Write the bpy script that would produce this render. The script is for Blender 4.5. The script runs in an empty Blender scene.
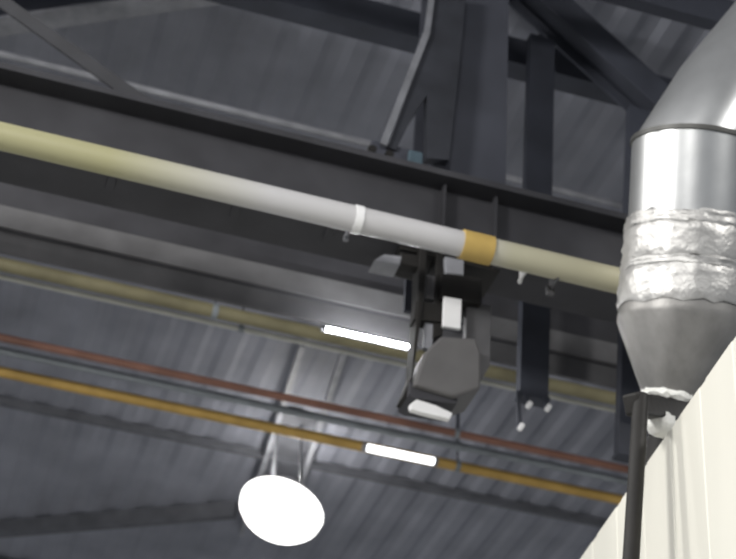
import bpy, bmesh, math, random
from mathutils import Vector, Matrix
random.seed(4)
sc = bpy.context.scene
COL = sc.collection

# ------------------------------------------------------------------ camera
FPX = 1700.0
P, RO, AZ = math.radians(35.9), math.radians(4.3), math.radians(14.3)
EYE = Vector((0, 0, 1.6))
_fh = Vector((math.sin(AZ), math.cos(AZ), 0))
FW = math.cos(P) * _fh + Vector((0, 0, math.sin(P)))
_r0 = Vector((math.cos(AZ), -math.sin(AZ), 0))
_u0 = -math.sin(P) * _fh + Vector((0, 0, math.cos(P)))
RT = math.cos(RO) * _r0 + math.sin(RO) * _u0
UP = -math.sin(RO) * _r0 + math.cos(RO) * _u0

def on(px, py, axis, v):
    """where the sight line of the photograph's pixel meets the plane axis = v"""
    d = FW * FPX + RT * (px - 368) + UP * (279.5 - py)
    return EYE + d * ((v - EYE[axis]) / d[axis])

def onY(px, py, y): return on(px, py, 1, y)
def onZ(px, py, z): return on(px, py, 2, z)

cd = bpy.data.cameras.new('camera'); cam = bpy.data.objects.new('camera', cd); COL.objects.link(cam)
cam.matrix_world = Matrix(((RT.x, UP.x, -FW.x, EYE.x), (RT.y, UP.y, -FW.y, EYE.y), (RT.z, UP.z, -FW.z, EYE.z), (0, 0, 0, 1)))
cd.sensor_width = 36.0; cd.lens = FPX / 736 * 36
cd.clip_start = 0.05
cd.dof.use_dof = True; cd.dof.focus_distance = 4.0; cd.dof.aperture_fstop = 5.6
sc.camera = cam

# ------------------------------------------------------------------ materials
def mat(name, col, rough=0.6, metal=0.0, var=0.25, vscale=6.0, bump=0.0, bscale=30.0, stretch=None, spec=0.35):
    m = bpy.data.materials.new(name); m.use_nodes = True
    nt = m.node_tree; b = nt.nodes['Principled BSDF']
    b.inputs['Roughness'].default_value = rough; b.inputs['Metallic'].default_value = metal
    b.inputs['Specular IOR Level'].default_value = spec
    tc = nt.nodes.new('ShaderNodeTexCoord'); mp = nt.nodes.new('ShaderNodeMapping')
    if stretch: mp.inputs['Scale'].default_value = stretch
    nt.links.new(tc.outputs['Object'], mp.inputs['Vector'])
    n = nt.nodes.new('ShaderNodeTexNoise'); n.inputs['Scale'].default_value = vscale; n.inputs['Detail'].default_value = 5
    nt.links.new(mp.outputs['Vector'], n.inputs['Vector'])
    r = nt.nodes.new('ShaderNodeValToRGB')
    lo = [c * (1 - var) for c in col]; hi = [min(1, c * (1 + var)) for c in col]
    r.color_ramp.elements[0].position = 0.3; r.color_ramp.elements[0].color = (*lo, 1)
    r.color_ramp.elements[1].position = 0.7; r.color_ramp.elements[1].color = (*hi, 1)
    nt.links.new(n.outputs['Fac'], r.inputs['Fac']); nt.links.new(r.outputs['Color'], b.inputs['Base Color'])
    if bump:
        n2 = nt.nodes.new('ShaderNodeTexNoise'); n2.inputs['Scale'].default_value = bscale; n2.inputs['Detail'].default_value = 4
        nt.links.new(mp.outputs['Vector'], n2.inputs['Vector'])
        bp = nt.nodes.new('ShaderNodeBump'); bp.inputs['Strength'].default_value = bump; bp.inputs['Distance'].default_value = 0.02
        nt.links.new(n2.outputs['Fac'], bp.inputs['Height']); nt.links.new(bp.outputs['Normal'], b.inputs['Normal'])
    return m

def glow(name, col, strength):
    m = bpy.data.materials.new(name); m.use_nodes = True
    b = m.node_tree.nodes['Principled BSDF']
    b.inputs['Base Color'].default_value = (*col, 1)
    b.inputs['Emission Color'].default_value = (*col, 1); b.inputs['Emission Strength'].default_value = strength
    return m

M_DECK = mat('blue grey roof deck', (0.215, 0.223, 0.258), 0.65, var=0.2, vscale=1.6, bump=0.05)
M_PURLIN = mat('purlin paint', (0.095, 0.098, 0.11), 0.6, var=0.2)
M_DARK = mat('dark grey steel paint', (0.040, 0.040, 0.045), 0.6, var=0.2, vscale=4)
M_BEAM = mat('blue black steel paint', (0.043, 0.047, 0.061), 0.6, var=0.2, vscale=4)
M_MID = mat('mid grey steel paint', (0.082, 0.081, 0.085), 0.55, var=0.18, vscale=5)
M_PALE = mat('pale galvanised steel', (0.23, 0.235, 0.255), 0.5, var=0.2, vscale=8)
M_COLUMN = mat('column steel paint', (0.047, 0.050, 0.063), 0.6, var=0.15, vscale=4)
M_CREAM = mat('cream pipe paint', (0.62, 0.60, 0.40), 0.45, var=0.12, vscale=5)
M_COLLAR = mat('amber collar paint', (0.52, 0.36, 0.11), 0.5, var=0.15)
M_OLIVE = mat('olive pipe paint', (0.16, 0.145, 0.085), 0.5, var=0.25, vscale=4)
M_CONDUIT = mat('pale conduit', (0.42, 0.42, 0.38), 0.45, var=0.15)
M_RED = mat('red brown pipe paint', (0.20, 0.098, 0.07), 0.5, var=0.3, vscale=3)
M_GREY = mat('grey green pipe paint', (0.19, 0.21, 0.225), 0.5, var=0.2)
M_YELLOW = mat('yellow ochre pipe paint', (0.42, 0.27, 0.075), 0.5, var=0.2, vscale=4)
M_WHITE = mat('white paint', (0.80, 0.80, 0.80), 0.45, var=0.05)
M_BLACK = mat('black rubber', (0.012, 0.011, 0.010), 0.6, var=0.3, bump=0.1)
M_GALV = mat('galvanised duct', (0.50, 0.51, 0.51), 0.38, metal=0.8, var=0.06, vscale=9, bump=0.03, bscale=14)
M_CONE = mat('dull sheet metal', (0.26, 0.255, 0.245), 0.45, metal=0.5, var=0.18, vscale=4, stretch=(3, 3, 0.6), bump=0.05)
M_TAPE = mat('crinkled foil tape', (0.50, 0.495, 0.48), 0.46, metal=0.7, var=0.10, vscale=14, bump=0.55, bscale=16)
M_SEAM = mat('dark seam', (0.10, 0.10, 0.095), 0.5, metal=0.4, var=0.2)
M_FOAM = mat('white sealing foam', (0.78, 0.78, 0.74), 0.8, var=0.1, bump=0.4, bscale=40)
M_FLOOR = mat('concrete floor', (0.50, 0.50, 0.49), 0.7, var=0.15, vscale=0.7)
M_PANEL = mat('off white wall panel', (0.74, 0.725, 0.645), 0.5, var=0.05, vscale=2.0, stretch=(1, 1, 0.3))
M_LENS = glow('lit lamp lens', (1.0, 0.98, 0.95), 3.5)
M_TUBE = glow('lit tube', (0.97, 0.98, 1.0), 170)
M_TUBE2 = glow('lit tube soft', (0.97, 0.98, 1.0), 4)
M_STRIP = mat('strip grey paint', (0.115, 0.114, 0.118), 0.55, var=0.18, vscale=5)

def lit_cream():  # colour ramp whitens the middle, painting in the fluorescent light falling there
    m = mat('cream pipe paint with painted light', (0.6, 0.6, 0.5), 0.45, var=0.1, vscale=5)
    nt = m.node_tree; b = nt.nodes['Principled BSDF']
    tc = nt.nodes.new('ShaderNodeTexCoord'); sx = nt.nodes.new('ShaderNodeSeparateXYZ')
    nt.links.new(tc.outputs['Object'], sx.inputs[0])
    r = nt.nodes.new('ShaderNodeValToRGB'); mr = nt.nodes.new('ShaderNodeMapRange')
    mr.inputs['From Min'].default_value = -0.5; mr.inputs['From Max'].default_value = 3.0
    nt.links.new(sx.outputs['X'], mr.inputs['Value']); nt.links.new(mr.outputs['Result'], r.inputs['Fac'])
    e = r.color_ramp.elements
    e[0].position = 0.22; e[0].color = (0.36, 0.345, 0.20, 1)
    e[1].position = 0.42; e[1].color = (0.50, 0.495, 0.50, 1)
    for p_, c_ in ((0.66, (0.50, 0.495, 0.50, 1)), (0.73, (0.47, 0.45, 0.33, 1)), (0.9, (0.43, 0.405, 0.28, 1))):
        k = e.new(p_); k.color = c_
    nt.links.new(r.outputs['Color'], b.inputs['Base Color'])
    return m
M_CREAM = lit_cream()

# ------------------------------------------------------------------ mesh helpers
def link(name, bm, m, parent=None, smooth=False, bevel=0.0):
    bmesh.ops.recalc_face_normals(bm, faces=bm.faces)
    me = bpy.data.meshes.new(name); bm.to_mesh(me); bm.free()
    me.materials.append(m)
    if smooth:
        for p in me.polygons: p.use_smooth = True
    o = bpy.data.objects.new(name, me); COL.objects.link(o)
    if parent is not None:
        o.parent = parent
        o.matrix_parent_inverse = Matrix.Translation(-parent.location)
    if smooth and smooth != 'all':
        e = o.modifiers.new('edges', 'EDGE_SPLIT'); e.split_angle = math.radians(38)
    if bevel:
        b = o.modifiers.new('bevel', 'BEVEL'); b.width = bevel; b.segments = 2; b.limit_method = 'ANGLE'
    return o

def thing(name, loc, label, cat, group=None):
    o = bpy.data.objects.new(name, None); COL.objects.link(o); o.location = loc
    o.empty_display_size = 0.1
    return tag(o, label, cat, group)

def tag(o, label, cat, group=None):
    o['label'] = label; o['category'] = cat; o['kind'] = 'thing'
    if group: o['group'] = group
    return o

def struct(o):
    o['kind'] = 'structure'; return o

def box(bm, c, s, rot=None):
    r = bmesh.ops.create_cube(bm, size=1)
    mt = Matrix.Translation(c) @ (rot.to_4x4() if rot else Matrix.Identity(4)) @ Matrix.Diagonal((*s, 1))
    bmesh.ops.transform(bm, matrix=mt, verts=r['verts'])

def ortho(d, hint=Vector((0, 0, 1))):
    d = d.normalized()
    if abs(d.dot(hint)) > 0.98: hint = Vector((0, 1, 0))
    u = hint.cross(d).normalized(); v = d.cross(u)
    return u, v

def prism(bm, a, b, prof, hint=Vector((0, 0, 1))):
    """closed profile (u, v) swept from a to b; v follows the hint as far as it can"""
    u, v = ortho(b - a, hint)
    n = len(prof)
    A = [bm.verts.new(a + u * p + v * q) for p, q in prof]
    B = [bm.verts.new(b + u * p + v * q) for p, q in prof]
    for i in range(n):
        j = (i + 1) % n; bm.faces.new((A[i], A[j], B[j], B[i]))
    bm.faces.new(A); bm.faces.new(B[::-1])

def bar(bm, a, b, w, h, hint=Vector((0, 0, 1))):
    prism(bm, a, b, [(-w/2, -h/2), (w/2, -h/2), (w/2, h/2), (-w/2, h/2)], hint)

def isec(w, h, tf, tw):
    return [(-w/2, -h/2), (w/2, -h/2), (w/2, -h/2+tf), (tw/2, -h/2+tf), (tw/2, h/2-tf), (w/2, h/2-tf),
            (w/2, h/2), (-w/2, h/2), (-w/2, h/2-tf), (-tw/2, h/2-tf), (-tw/2, -h/2+tf), (-w/2, -h/2+tf)]

def loft(bm, rings, caps=True):
    """rings: (centre, normal, radius); the start direction of every ring stays the same"""
    V = []
    n = 40
    for c, nrm, r in rings:
        u, v = ortho(nrm, Vector((0, 1, 0)))
        V.append([bm.verts.new(c + (u * math.cos(k*2*math.pi/n) + v * math.sin(k*2*math.pi/n)) * r) for k in range(n)])
    for R0, R1 in zip(V, V[1:]):
        for k in range(n):
            j = (k + 1) % n; bm.faces.new((R0[k], R0[j], R1[j], R1[k]))
    if caps: bm.faces.new(V[0][::-1]); bm.faces.new(V[-1])
    return V

def tube(bm, a, b, r, n=20):
    u, v = ortho(b - a)
    A = [bm.verts.new(a + (u*math.cos(k*2*math.pi/n) + v*math.sin(k*2*math.pi/n))*r) for k in range(n)]
    B = [bm.verts.new(b + (u*math.cos(k*2*math.pi/n) + v*math.sin(k*2*math.pi/n))*r) for k in range(n)]
    for k in range(n):
        j = (k+1) % n; bm.faces.new((A[k], A[j], B[j], B[k]))
    bm.faces.new(A[::-1]); bm.faces.new(B)

def slab(bm, pts, y, depth):
    """a plate standing square to Y: outline given in photograph pixels on the plane Y = y, real thickness depth"""
    F = [bm.verts.new(onY(px, py, y)) for px, py in pts]
    B = [bm.verts.new(v.co + Vector((0, depth, 0))) for v in F]
    n = len(F)
    bm.faces.new(F); bm.faces.new(B[::-1])
    for i in range(n):
        j = (i+1) % n; bm.faces.new((F[i], B[i], B[j], F[j]))

X = Vector((1, 0, 0)); Y = Vector((0, 1, 0)); Z = Vector((0, 0, 1))
XL, XR = -3.0, 8.0                      # how far the runs along the hall are built
DECK = 9.0

# ------------------------------------------------------------------ the setting
bm = bmesh.new()
prof = []; x = -9.0; pitch = 0.29
while x < 14:
    prof += [(x, 0), (x + 0.10, 0), (x + 0.155, 0.020), (x + 0.235, 0.020)]; x += pitch
prof += [(x, 0), (x, 0.12), (-9.0, 0.12)]
a_ = [bm.verts.new((px, -7, DECK + pz)) for px, pz in prof]
b_ = [bm.verts.new((px, 26, DECK + pz)) for px, pz in prof]
for i in range(len(prof)):
    j = (i + 1) % len(prof); bm.faces.new((a_[i], a_[j], b_[j], b_[i]))
bm.faces.new(a_); bm.faces.new(b_[::-1])
struct(link('ceiling', bm, M_DECK))
bm = bmesh.new(); box(bm, Vector((2.5, 9.5, -0.1)), (23, 33, 0.2)); struct(link('floor', bm, M_FLOOR))

# booth wall at lower right: ribbed white panel, top edge from photo
w0, w1 = onZ(736, 335, 4.6), onZ(580, 559, 4.6)
wd = (w1 - w0).normalized(); wd.z = 0; wn = Vector((-wd.y, wd.x, 0))      # wn points to the hall side (-X)
if wn.x > 0: wn = -wn
bm = bmesh.new()
s0, s1 = -2.2, 4.2
out = [(s0, -0.09)]; s = s0
while s < s1:
    out += [(s, 0), (s + 0.22, 0), (s + 0.225, -0.0025), (s + 0.275, -0.0025), (s + 0.28, 0)]; s += 0.28
out += [(s, -0.09)]
lo = [bm.verts.new(Vector((w0.x, w0.y, 0.0)) + wd * p + wn * q) for p, q in out]
hi = [bm.verts.new(Vector((w0.x, w0.y, 4.6)) + wd * p + wn * q) for p, q in out]
for i in range(len(out)):
    j = (i + 1) % len(out); bm.faces.new((lo[i], lo[j], hi[j], hi[i]))
bm.faces.new(lo); bm.faces.new(hi[::-1])
struct(link('wall_right', bm, M_PANEL))

# ------------------------------------------------------------------ girder in front
gx0, gx1 = XL, XR
ztop = onY(200, 110, 5.88).z; zbot = onY(200, 194, 5.88).z
g = thing('runway_girder', (2.0, 6.0, zbot), 'long dark steel girder directly behind the thick cream pipe', 'girder')
bm = bmesh.new()
h = ztop - zbot
prism(bm, Vector((gx0, 6.0, (ztop+zbot)/2)), Vector((gx1, 6.0, (ztop+zbot)/2)), isec(0.24, h, 0.035, 0.02))
link('beam_body', bm, M_DARK, g)
for px in (444, 496):
    bm = bmesh.new(); c = onY(px, 215, 5.94)
    box(bm, Vector((c.x, 5.965, (ztop+zbot)/2)), (0.014, 0.05, h - 0.07)); link('stiffener', bm, M_DARK, g)

# second girder behind
G2Y = 7.0
zt, zs, zb = 6.98, onY(200, 271, G2Y).z, onY(200, 293, G2Y).z
g2 = thing('grey_girder', (2.0, G2Y, zb), 'grey two-banded steel girder between the cream pipe and the olive pipe', 'girder')
bm = bmesh.new()
zm = zs + 0.12
box(bm, Vector(((XL+XR)/2, G2Y + 0.03, (zm+zb)/2)), (XR-XL, 0.02, zm-zb)); link('beam_body', bm, M_MID, g2)
bm = bmesh.new()
box(bm, Vector(((XL+XR)/2, G2Y + 0.032, (zt+zm)/2)), (XR-XL, 0.02, zt-zm)); box(bm, Vector(((XL+XR)/2, G2Y + 0.13, zt - 0.01)), (XR-XL, 0.2, 0.02))
link('top_channel', bm, M_DARK, g2)['label'] = 'darker upper channel'
bm = bmesh.new()
box(bm, Vector(((XL+XR)/2, G2Y + 0.01, zs + 0.065)), (XR-XL, 0.022, 0.13)); link('flange_strip', bm, M_STRIP, g2)
bm = bmesh.new()
box(bm, Vector(((XL+XR)/2, G2Y + 0.015, zs - 0.006)), (XR-XL, 0.012, 0.010)); link('seam', bm, M_DARK, g2)

# ------------------------------------------------------------------ pipes along the hall
def pipe(name, label, p0, p1, r, m, cat='pipe', hang=(), group=None, hm=None):
    """p0, p1 two points of the run; kept level and along X"""
    y = (p0.y + p1.y) / 2; z = (p0.z + p1.z) / 2
    t = thing(name, (p0.x, y, z), label, cat, group)
    bm = bmesh.new(); tube(bm, Vector((XL, y, z)), Vector((XR, y, z)), r); link('pipe_run', bm, m, t, smooth=True)
    for hx in hang:
        bm = bmesh.new()
        tube(bm, Vector((hx, y, z + r*0.9)), Vector((hx, y, DECK + 0.01)), 0.007, 8)
        link('hanger_rod', bm, M_BEAM, t)
        bm = bmesh.new(); tube(bm, Vector((hx - 0.018, y, z)), Vector((hx + 0.018, y, z)), r + 0.008); link('pipe_clip', bm, hm or M_GREY, t, smooth=True)
    return t, y, z

p0, p1 = onY(0, 133, 5.6), onY(620, 284, 5.6)
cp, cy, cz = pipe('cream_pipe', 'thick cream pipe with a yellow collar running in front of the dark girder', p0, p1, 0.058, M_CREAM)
def on_pipe(px): return onY(px, 133 + 0.2435*px, 5.6).x
# collar, coupling, clamps that carry the pipe on the girder flange
bm = bmesh.new(); tube(bm, Vector((on_pipe(461), cy, cz)), Vector((on_pipe(491), cy, cz)), 0.066, 24); link('yellow_collar', bm, M_COLLAR, cp, smooth=True)['label'] = 'amber yellow collar'
bm = bmesh.new(); tube(bm, Vector((on_pipe(353), cy, cz)), Vector((on_pipe(361), cy, cz)), 0.063, 24); link('coupling', bm, M_WHITE, cp, smooth=True)['label'] = 'white coupling ring'
for px in (120, 250, 348, 520, 553):
    hx = on_pipe(px); bm = bmesh.new()
    bar(bm, Vector((hx, cy, cz)), Vector((hx, 5.89, zbot - 0.005)), 0.03, 0.012)
    box(bm, Vector((hx, 5.93, zbot - 0.007)), (0.035, 0.10, 0.014))
    k = link('clamp', bm, M_DARK, cp, bevel=0.003)
for q, m, sz in (((346, 238), M_PALE, 0.022), ((520, 281), M_WHITE, 0.016), ((550, 291), M_MID, 0.035)):  # the white clip is a small glint painted as colour
    c = onY(*q, cy + 0.10); bm = bmesh.new()
    box(bm, c, (sz, 0.02, sz*1.3)); box(bm, Vector((c.x, (c.y+cy)/2, (c.z+cz)/2)), (0.012, abs(c.y-cy), abs(c.z-cz)))
    link('clip_bolt', bm, m, cp, bevel=0.003)

a0, a1 = onZ(0, 262, 7.6), onZ(410, 356, 7.6)
o1, oy, oz = pipe('olive_pipe', 'dull olive pipe below the grey girder, above the thin pale conduit', a0, a1, 0.044, M_OLIVE, hang=(-1.2, 1.25, 4.6))
b0, b1 = onZ(0, 273, 7.6), onZ(410, 369, 7.6)
pipe('conduit', 'thin pale conduit running along the underside of the olive pipe', b0, b1, 0.017, M_CONDUIT, 'conduit', hang=(-1.0, 1.45, 4.8))
pipe('red_pipe', 'slim red brown pipe, second lowest coloured run under the roof', onZ(0, 333, 8.4), onZ(610, 470, 8.4), 0.030, M_RED, hang=(-0.9, 3.55))
pipe('grey_pipe', 'slim blue grey pipe between the red pipe and the yellow pipe', onZ(0, 346, 8.4), onZ(610, 482, 8.4), 0.030, M_GREY, hang=(-0.7, 3.62))
pipe('yellow_pipe', 'ochre yellow pipe, lowest coloured run above the bright lamp', onZ(0, 368, 8.4), onZ(620, 503, 8.4), 0.042, M_YELLOW, hang=(-0.8, 3.72))
pipe('pale_pipe', 'thin pale grey pipe running along above the dark girder', onY(0, 53, 7.6), onY(300, 128, 7.6), 0.021, M_PALE, hang=(-1.5, 6.5))

# ------------------------------------------------------------------ columns, posts, braces, roof beams
cL, cR = onY(430, 100, 6.2).x, onY(503, 100, 6.2).x
col = thing('hanging_column', ((cL+cR)/2, 6.3, DECK), 'wide dark steel column rising to the roof behind the girder', 'column')
wcol = cR - cL; xc = (cL + cR)/2
zc0 = zbot + 0.04
for nm, yy in (('front_flange', 6.15), ('rear_flange', 6.46)):
    bm = bmesh.new(); box(bm, Vector((xc, yy, (DECK + zc0)/2)), (wcol, 0.025, DECK - zc0)); link(nm, bm, M_COLUMN, col)
bm = bmesh.new(); box(bm, Vector((xc, 6.305, (DECK + zc0)/2)), (0.02, 0.285, DECK - zc0)); link('web', bm, M_COLUMN, col)

def post(name, label, pxl, pxr, pyb, y, pts, top):
    l, r = onY(pxl, 120, y).x, onY(pxr, 120, y).x
    zb_ = onY((pxl+pxr)/2, pyb, y).z
    t = thing(name, ((l+r)/2, y, zb_), label, 'post', None)
    bm = bmesh.new(); w = (r - l)*0.9; xb = onY((pxl+pxr)/2 - 9, pyb, y).x
    bar(bm, Vector((xb, y, zb_)), onY(*top, y), w, 0.06, Y)
    link('shaft', bm, M_BEAM, t)
    bm = bmesh.new(); box(bm, Vector((xb, y, zb_ - 0.01)), (w*1.1, 0.08, 0.02)); link('foot_plate', bm, M_BEAM, t, bevel=0.004)
    for k in pts:
        c = onY(*k, y - 0.08)
        bm = bmesh.new(); box(bm, c, (0.026, 0.02, 0.045), Matrix.Rotation(0.5, 3, 'Y')); link('bolt_glint', bm, M_WHITE, t, bevel=0.008)['label'] = 'bolt end with a painted glint'  # white boxes paint in the glints at the post foot
        bm = bmesh.new(); bar(bm, c + Vector((0, 0.02, 0)), Vector((c.x, y - 0.03, zb_)), 0.02, 0.02); link('strap', bm, M_BEAM, t)
    return t
post('hanger_post', 'dark steel hanger post between wide column and silver duct, painted glints at its foot', 527, 555, 400, 6.6, ((529, 405), (548, 408), (521, 427)), (541, 40))
t3 = post('hanger_post', 'dark hanger post ending just left of the black pole', 626, 652, 458, 6.6, (), (640, 112))
t3.name = 'hanger_post.001'

# brace on the right: I section falling to the right behind the duct
def brace(name, label, a, b, w, h, m, hint):
    t = thing(name, a, label, 'brace')
    bm = bmesh.new(); prism(bm, a, b, isec(w, h, 0.018, 0.014) if w > 0.1 else [(-w/2,-h/2),(w/2,-h/2),(w/2,h/2),(-w/2,h/2)], hint); link('brace_body', bm, m, t)
    u = (b - a).normalized()
    for q in (a, b):
        bm = bmesh.new(); bar(bm, q - u*0.05, q + u*0.05, 0.04, h*1.1, hint); link('end_plate', bm, m, t)
    return t
brace('diagonal_brace', 'broad dark diagonal brace sloping down behind the silver duct', onY(430, -98, 6.6), onY(700, 146, 6.6), 0.18, 0.20, M_BEAM, Vector((-0.5, -0.3, 1)))
# brace on the left: a dark angle, the light caught on its edge painted pale
t = thing('angle_brace', onY(440, -10, 6.0), 'slim steel brace with a pale edge leaning against the wide column', 'brace')
A, B, Cc = onY(432, -6, 6.02), onY(427, 32, 6.02), onY(383, 145, 6.02)
bm = bmesh.new(); bar(bm, B, Cc, 0.035, 0.012, Y); bar(bm, A, B, 0.03, 0.012, Y); link('painted_lit_edge', bm, mat('painted edge light', (0.16, 0.165, 0.18), 0.5), t)['label'] = 'pale edge with painted light'
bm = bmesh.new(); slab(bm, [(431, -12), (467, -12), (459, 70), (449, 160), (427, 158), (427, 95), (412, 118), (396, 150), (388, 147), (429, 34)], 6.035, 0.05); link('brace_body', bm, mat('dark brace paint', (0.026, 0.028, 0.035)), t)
bm = bmesh.new(); slab(bm, [(372, 140), (420, 152), (422, 190), (370, 176)], 6.05, 0.06); link('shoe_plate', bm, M_COLUMN, t)
for k in ((371, 152), (388, 157)):
    bm = bmesh.new(); c = onY(*k, 6.03); tube(bm, c - Y*0.03, c + Y*0.04, 0.022, 10); link('bolt', bm, M_BLACK, t)
bm = bmesh.new(); box(bm, onY(415, 160, 6.02), (0.07, 0.03, 0.09)); link('blue_tag', bm, mat('dull blue tag', (0.055, 0.085, 0.105)), t, bevel=0.006)['label'] = 'small dull blue tag'

# left brace and the roof beam it meets
sl, sr = onY(8, 6, 6.5), onY(148, 106, 6.5)
brace('slender_brace', 'slender dark brace sloping down to the girder at upper left', sl + (sl - sr)*((DECK + 0.01 - sl.z)/(sl.z - sr.z)), sr, 0.03, 0.065, mat('near black brace paint', (0.02, 0.021, 0.026)), Vector((-0.5, -0.3, 1)))

def roof_beam(name, label, a, b, w, h, m, cat='beam'):
    """a, b: two points of its lower edge"""
    t = thing(name, a, label, cat)
    bm = bmesh.new(); bar(bm, a + Z*h/2, b + Z*h/2, w, h); link('beam_body', bm, m, t)
    return t
z2 = onY(403, 32, 6.88).z
tb = roof_beam('roof_beam', 'dark roof beam passing behind the wide column and the hanger post', Vector((XL, 6.96, z2)), Vector((XR, 6.96, z2)), 0.14, 0.20, M_BEAM)
for px in (120, 470, 545, 760):
    q = onY(px, -10 + 0.26*px, 6.96); bm = bmesh.new(); box(bm, Vector((q.x, 6.96, (z2 + 0.19 + DECK)/2)), (0.06, 0.06, DECK - z2 - 0.18)); link('stub', bm, M_BEAM, tb)
z3 = onY(700, 15, 6.0).z
tp = roof_beam('roof_purlin', 'dark purlin across the upper right corner above the silver duct', Vector((XL, 6.05, z3)), Vector((XR, 6.05, z3)), 0.08, 0.2, M_BEAM)
for sx in (-2.0, 1.0, 4.5, 7.0):
    bm = bmesh.new(); box(bm, Vector((sx, 6.05, (z3 + 0.19 + DECK)/2)), (0.06, 0.05, DECK - z3 - 0.18)); link('stub', bm, M_BEAM, tp)
a, b = onZ(-40, 31, 8.72), onZ(190, -3, 8.72)
d = b - a
tr = roof_beam('raking_roof_beam', 'raking roof beam in the upper left corner with a pale lower edge', a - d*0.6, b + d*0.15, 0.12, DECK - 8.72, M_BEAM)
bm = bmesh.new(); bar(bm, a - d*0.6 - Z*0.01, b + d*0.15 - Z*0.01, 0.15, 0.02); link('painted_lit_flange', bm, M_PALE, tr)['label'] = 'pale lower flange with painted light'  # pale strip paints in the light along the beam's lower edge
for lab, q in (('dark purlin on the roof deck just below the yellow pipe', (100, 425)),
               ('dark purlin on the roof deck nearest the bottom of the picture', (60, 575))):
    c = onZ(*q, DECK - 0.07)
    roof_beam('deck_purlin', lab, Vector((XL, c.y, DECK - 0.07)), Vector((XR, c.y, DECK - 0.07)), 0.05, 0.07, M_PURLIN, 'purlin')
a, b = onZ(-60, 541, 8.85), onZ(235, 517, 8.85)
roof_beam('cross_brace', 'dark roof brace crossing behind the bright lamp at lower left', a, b, 0.08, 0.15, M_PURLIN, 'brace')

# ------------------------------------------------------------------ bracket hanging under the girder at the column
BY = 5.88
hb = thing('hoist_bracket', onY(450, 255, BY), 'dark steel bracket with a white plate and grey hood below the yellow collar', 'bracket')
def plate(nm, pts, y, depth, m, lab=None, bev=0.004):
    bm = bmesh.new(); slab(bm, pts, y, depth); o = link(nm, bm, m, hb, bevel=bev)
    if lab: o['label'] = lab
    return o
plate('upright', [(420, 240), (428, 242), (424, 300), (413, 376), (409, 398), (403, 396), (412, 372), (418, 300)], BY, 0.10, M_BLACK)
plate('upright', [(437, 246), (445, 248), (443, 335), (433, 338)], BY + 0.02, 0.12, M_BLACK)
plate('top_plate', [(400, 238), (500, 262), (500, 272), (400, 248)], BY + 0.03, 0.22, M_BLACK)
plate('cross_bar', [(416, 300), (443, 304), (443, 322), (414, 319)], BY + 0.01, 0.07, M_BLACK)
plate('spacer_strip', [(427, 274), (437, 276), (436, 300), (426, 298)], BY + 0.03, 0.03, M_MID, 'grey strip')
plate('spacer_strip', [(425, 321), (435, 323), (432, 351), (424, 347)], BY + 0.03, 0.03, M_PALE, 'pale grey strip')
plate('upper_plate', [(445, 256), (464, 260), (464, 275), (446, 273)], BY - 0.015, 0.03, M_PALE, 'pale grey plate')
plate('motor_block', [(441, 273), (482, 278), (482, 303), (441, 298)], BY - 0.01, 0.16, M_BLACK)
plate('white_plate', [(444, 296), (462, 299), (461, 329), (443, 326)], BY - 0.025, 0.02, M_WHITE, 'bright white plate')
plate('side_plate', [(467, 302), (492, 305), (490, 366), (480, 382), (466, 345)], BY + 0.03, 0.05, M_MID, 'mid grey side plate')
plate('hood', [(424, 353), (441, 336), (476, 338), (481, 352), (481, 388), (455, 396), (414, 384)], BY - 0.06, 0.22, mat('grey hood paint', (0.12, 0.117, 0.117), 0.55, var=0.12), 'grey sheet metal hood', 0.012)
plate('hood_rim', [(410, 381), (420, 384), (458, 394), (457, 404), (416, 398), (409, 394)], BY - 0.03, 0.16, M_DARK)
plate('reflector', [(410, 404), (417, 399), (436, 405), (453, 413), (450, 419), (425, 413), (411, 409)], BY - 0.02, 0.03, M_WHITE, 'white reflector under the hood')
plate('wedge_clip', [(374, 260), (384, 254), (402, 256), (400, 265)], BY - 0.02, 0.10, M_PALE, 'pale wedge clip')
plate('tie_bar', [(400, 252), (424, 256), (424, 268), (398, 264)], BY + 0.02, 0.06, M_BLACK)

# ------------------------------------------------------------------ tube lights
def tubelight(label, a, b, r, cap, mt):
    t = thing('tube_light', a, label, 'lamp')
    u = (b - a).normalized()
    bm = bmesh.new(); tube(bm, a, b, r); link('tube', bm, mt, t, smooth=True)
    for q, s in ((a, -1), (b, 1)):
        bm = bmesh.new(); tube(bm, q, q + u*s*0.03, r*1.25); link('end_cap', bm, M_PALE, t, smooth=True)
    bm = bmesh.new(); tube(bm, a - u*0.02 + Y*(r + 0.014), b + u*0.02 + Y*(r + 0.014), 0.008, 8); link('backing_rail', bm, M_PALE, t)
    for q in (a.lerp(b, 0.12), a.lerp(b, 0.88)):
        bm = bmesh.new(); bar(bm, q + Y*(r + 0.012), q + cap, 0.012, 0.012); link('bracket', bm, M_MID, t)
    return t
q0, q1 = onY(326, 328, 6.86), onY(413, 348, 6.86); q1.z = q0.z = (q0.z + q1.z)/2
tubelight('lit white tube light under the grey girder, left of the bracket', q0, q1, 0.009, Vector((0, 0.16, 0.10)), M_TUBE)
q0, q1 = onZ(366, 448, 8.34), onZ(434, 461, 8.34); q1.y = q0.y = (q0.y + q1.y)/2
tubelight('lit white tube light alongside the yellow pipe', q0, q1, 0.028, Vector((0, 0.16, 0.07)), M_TUBE2)

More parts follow.
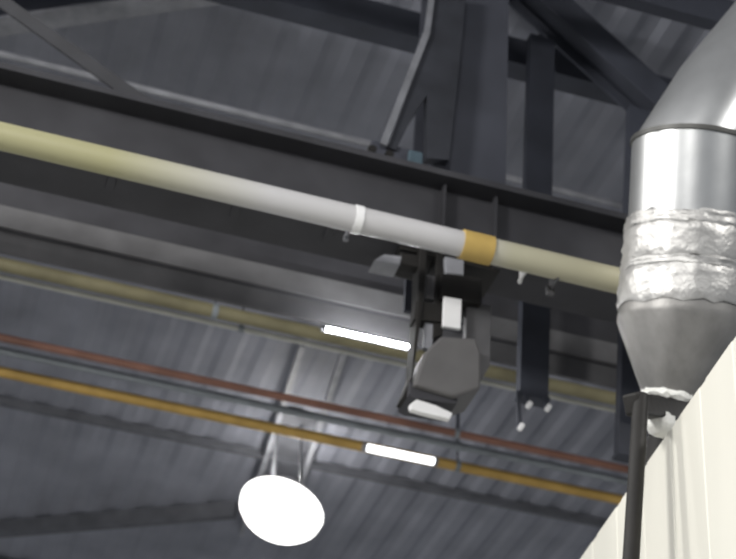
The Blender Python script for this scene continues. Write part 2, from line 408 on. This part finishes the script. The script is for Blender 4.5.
# ------------------------------------------------------------------ lamp and the rails that carry it
lr = thing('lamp_rails', onZ(280, 412, DECK - 0.06), 'pair of pale rails with a plate under the roof deck above the bright lamp', 'rail')
def rail(p, q):
    a, b = onZ(*p, DECK - 0.05), onZ(*q, DECK - 0.05)
    a = a - (b - a)*0.02
    b = b + (b - a)*0.45
    bm = bmesh.new(); bar(bm, a, b, 0.045, 0.10); link('rail', bm, M_PALE, lr); return a, b
ra, rb = rail((302, 345), (258, 480)); rail((343, 353), (300, 484))
bm = bmesh.new()
pp = [onZ(x_, y_, DECK - 0.03) for x_, y_ in ((281, 409), (322, 419), (300, 484), (258, 480))]
F_ = [bm.verts.new(v) for v in pp]; T_ = [bm.verts.new(v + Z*0.02) for v in pp]
bm.faces.new(F_); bm.faces.new(T_[::-1])
for i in range(4): bm.faces.new((F_[i], T_[i], T_[(i+1) % 4], F_[(i+1) % 4]))
link('cover_plate', bm, M_PURLIN, lr)

lc = onZ(281, 510, 8.15)
view = (lc - EYE).normalized()
mi = (RT * -0.40 + UP * -0.92)
ax = (-view * 0.70 + mi * 0.71).normalized()       # the way the lamp faces: down and towards the hall
lamp = thing('high_bay_lamp', lc, 'round high bay lamp, brightly lit, hanging below the roof deck', 'lamp')
bm = bmesh.new()
RL = 0.352
loft(bm, [(lc - ax*0.02, ax, RL), (lc + ax*0.04, ax, RL*0.97), (lc + ax*0.10, ax, RL*0.84), (lc + ax*0.14, ax, RL*0.6), (lc + ax*0.165, ax, RL*0.3), (lc + ax*0.17, ax, RL*0.05)])
link('lens', bm, M_LENS, lamp, smooth='all')['label'] = 'bright white lens'
bm = bmesh.new()
loft(bm, [(lc - ax*0.02, ax, RL*1.02), (lc - ax*0.05, ax, RL*0.95), (lc - ax*0.08, ax, RL*0.55), (lc - ax*0.22, ax, RL*0.5), (lc - ax*0.24, ax, RL*0.3)])
link('housing', bm, M_PALE, lamp, smooth=True)
u_, v_ = ortho(ax)
for s_ in (-1, 1):
    bm = bmesh.new(); bar(bm, lc - ax*0.12 + u_*s_*RL*0.5, Vector((lc.x + u_.x*s_*RL*0.5, lc.y - ax.y*0.12, DECK + 0.005)), 0.03, 0.012); link('yoke_arm', bm, M_PALE, lamp)

# ------------------------------------------------------------------ silver duct
DY = 5.0
dc = [onY(691, 146, 4.72), onY(687, 230, 4.86), onY(684, 304, 4.97), onY(682, 324, 5.0), onY(669, 399, 5.1)]
R0 = (onY(742, 140, 4.72) - onY(638, 140, 4.72)).length / 2 * 0.97
axd = (dc[0] - dc[2]).normalized()
duct = thing('ventilation_duct', dc[4], 'silver ventilation duct with foil tape bands and a cone, above the white booth wall', 'duct')
bm = bmesh.new(); loft(bm, [(dc[2], axd, R0*0.99), (dc[0], axd, R0)], caps=False); link('straight_section', bm, M_GALV, duct, smooth=True)
e1 = onY(691 + 92*2.3, 146 - 117*2.3, 4.72)
de = (e1 - dc[0]).normalized()
mitre = (axd + de).normalized()
bm = bmesh.new()
V = loft(bm, [(dc[0], axd, R0), (dc[0] + axd*0.001, axd, R0)], caps=False)
u, v = ortho(axd, Vector((0, 1, 0)))
# elbow leg: starts on the mitre ring, ends square to its own run
ring = []
base = V[1]
far = []
for vert in base:
    rel = vert.co - dc[0]
    # carry the ring along the new run
    flat = rel - de * rel.dot(de)
    far.append((vert, flat))
n = len(base)
u2, v2 = ortho(de, Vector((0, 1, 0)))
end = [bm.verts.new(dc[0] + de*((DECK + 0.02 - dc[0].z)/de.z) + (u2*math.cos(k*2*math.pi/n) + v2*math.sin(k*2*math.pi/n))*R0) for k in range(n)]
mid = [bm.verts.new(dc[0] + de*0.35 + (u2*math.cos(k*2*math.pi/n) + v2*math.sin(k*2*math.pi/n))*R0) for k in range(n)]
for k in range(n):
    j = (k+1) % n
    bm.faces.new((base[k], base[j], mid[j], mid[k])); bm.faces.new((mid[k], mid[j], end[j], end[k]))
link('elbow_section', bm, M_GALV, duct, smooth=True)
bm = bmesh.new(); loft(bm, [(dc[0] - axd*0.006, axd, R0*1.005), (dc[0] - axd*0.004, axd, R0*1.03), (dc[0] + axd*0.014, axd, R0*1.03), (dc[0] + axd*0.016, axd, R0*1.005)]); link('seam_ring', bm, M_SEAM, duct, smooth=True)
def band(a, b, r0, r1, nm='tape_band'):
    bm = bmesh.new(); c0, c1 = dc[1].lerp(dc[2], a), dc[1].lerp(dc[2], b)
    m_ = 7; rings = []
    for i in range(m_ + 1):
        t_ = i/m_; rings.append((c0.lerp(c1, t_), axd, r0 + (r1-r0)*t_ + (0.006 if 0 < i < m_ else 0)))
    V = loft(bm, rings, caps=False)
    for rg in V[1:-1]:
        for vv in rg: vv.co += Vector((random.uniform(-1, 1), random.uniform(-1, 1), random.uniform(-1, 1)))*0.0045
    for vv in V[-1] + V[0]: vv.co += axd*random.uniform(-0.010, 0.010)
    return link(nm, bm, M_TAPE, duct, smooth='all')
band(-0.10, 0.10, R0*1.01, R0*1.03)
band(0.08, 0.55, R0*1.03, R0*1.05)
band(0.52, 0.66, R0*1.055, R0*1.06)
band(0.62, 1.12, R0*1.06, R0*1.09)
bm = bmesh.new()
RB = (onY(694, 400, 5.1) - onY(640, 392, 5.1)).length/2*0.9
axc = (dc[3] - dc[4]).normalized()
loft(bm, [(dc[2] + axd*0.05, axd, R0*1.02), (dc[2] - axd*0.06, axd, R0*1.09), (dc[3] - axd*0.02, (axd+axc).normalized(), R0*1.08), (dc[4], axc, RB)])
link('cone', bm, M_CONE, duct, smooth=True)['label'] = 'dull grey sheet metal cone'
bm = bmesh.new()
V = loft(bm, [(dc[4] + axc*0.012, axc, RB*1.04), (dc[4] + axc*0.004, axc, RB*1.09), (dc[4] - axc*0.012, axc, RB*1.10), (dc[4] - axc*0.02, axc, RB*0.98)])
for rg in V:
    for vv in rg: vv.co += axc*random.uniform(-0.008, 0.008)
link('foam_rim', bm, M_FOAM, duct)['label'] = 'ragged white rim'
bm = bmesh.new(); loft(bm, [(dc[4] - axc*0.015, axc, RB*0.98), (dc[4] - axc*0.10, axc, RB*0.95), (dc[4] - axc*0.101, axc, RB*0.55), (dc[4] - axc*0.62, axc, RB*0.5)])
link('black_collar', bm, M_BLACK, duct, smooth=True)['label'] = 'black collar under the cone'

# ------------------------------------------------------------------ black pole in front of the booth wall
PY = 4.42
pt, pb = onY(641, 396, PY), onY(631, 559, PY)
ft = pb + (pb - pt)*((pb.z - 0.0)/(pt.z - pb.z)); ft.z = 0
pole = thing('black_pole', ft, 'black pole with a short arm standing against the white booth wall under the duct', 'pole')
bm = bmesh.new(); tube(bm, ft, pt, 0.027); link('shaft', bm, M_BLACK, pole, smooth=True)
bm = bmesh.new(); bar(bm, pt - X*0.035 - Z*0.04, onY(682, 408, 4.78) - Z*0.02, 0.06, 0.075); link('arm', bm, M_BLACK, pole, bevel=0.01)
bm = bmesh.new(); tube(bm, ft, ft + Z*0.012, 0.09); link('foot_plate', bm, M_BLACK, pole, smooth=True)
bm = bmesh.new()
bmesh.ops.create_icosphere(bm, subdivisions=3, radius=1.0)
fc = onY(661, 424, 4.62)
for vv in bm.verts:
    k = 1 + random.uniform(-0.12, 0.12)
    vv.co = fc + Vector((vv.co.x*0.055, vv.co.y*0.05, vv.co.z*0.045))*k
link('foam_lump', bm, M_FOAM, pole, smooth='all')['label'] = 'lump of white foam under the arm'

# ------------------------------------------------------------------ light of the hall
w = bpy.data.worlds.new('hall air'); sc.world = w; w.use_nodes = True
w.node_tree.nodes['Background'].inputs['Color'].default_value = (0.78, 0.86, 1.0, 1)
w.node_tree.nodes['Background'].inputs['Strength'].default_value = 0.22
def area(name, loc, aim, size, power, col=(1, 0.98, 0.95), sy=None):
    l = bpy.data.lights.new(name, 'AREA'); l.energy = power; l.size = size; l.color = col
    if sy: l.shape = 'RECTANGLE'; l.size_y = sy
    o = bpy.data.objects.new(name, l); COL.objects.link(o); o.location = loc
    o.rotation_euler = (Vector(aim) - Vector(loc)).to_track_quat('-Z', 'Y').to_euler(); return o
area('hall lamp left', (-5.5, 1.0, 7.0), (2.4, 5.0, 5.2), 1.4, 520)
area('added fill light behind', (-1.5, -3.5, 7.2), (1.5, 6.0, 6.0), 1.4, 270)  # unseen area light added for more bright streaks on the duct
for lx, ly, pw in ((-3.5, 6, 340), (5.5, 0.5, 320), (8.5, 8, 300), (-4, 12, 200), (4, 16, 110), (-1, 19, 80)):
    area('added floor bounce light', (lx, ly, 8.2), (lx, ly, 0), 0.7, pw)  # unseen area lights, added so the floor bounces light up to the deck
ul = bpy.data.lights.new('added halo light', 'POINT'); ul.energy = 36; ul.shadow_soft_size = 0.12; ul.color = (1, 0.97, 0.93)  # point light added to brighten the deck like a halo round the lamp
uo = bpy.data.objects.new('added halo light', ul); COL.objects.link(uo); uo.location = lc - ax*0.29

vs = sc.view_settings
vs.view_transform = 'Standard'; vs.look = 'None'; vs.gamma = 1; vs.use_curve_mapping = False; vs.exposure = 0.0
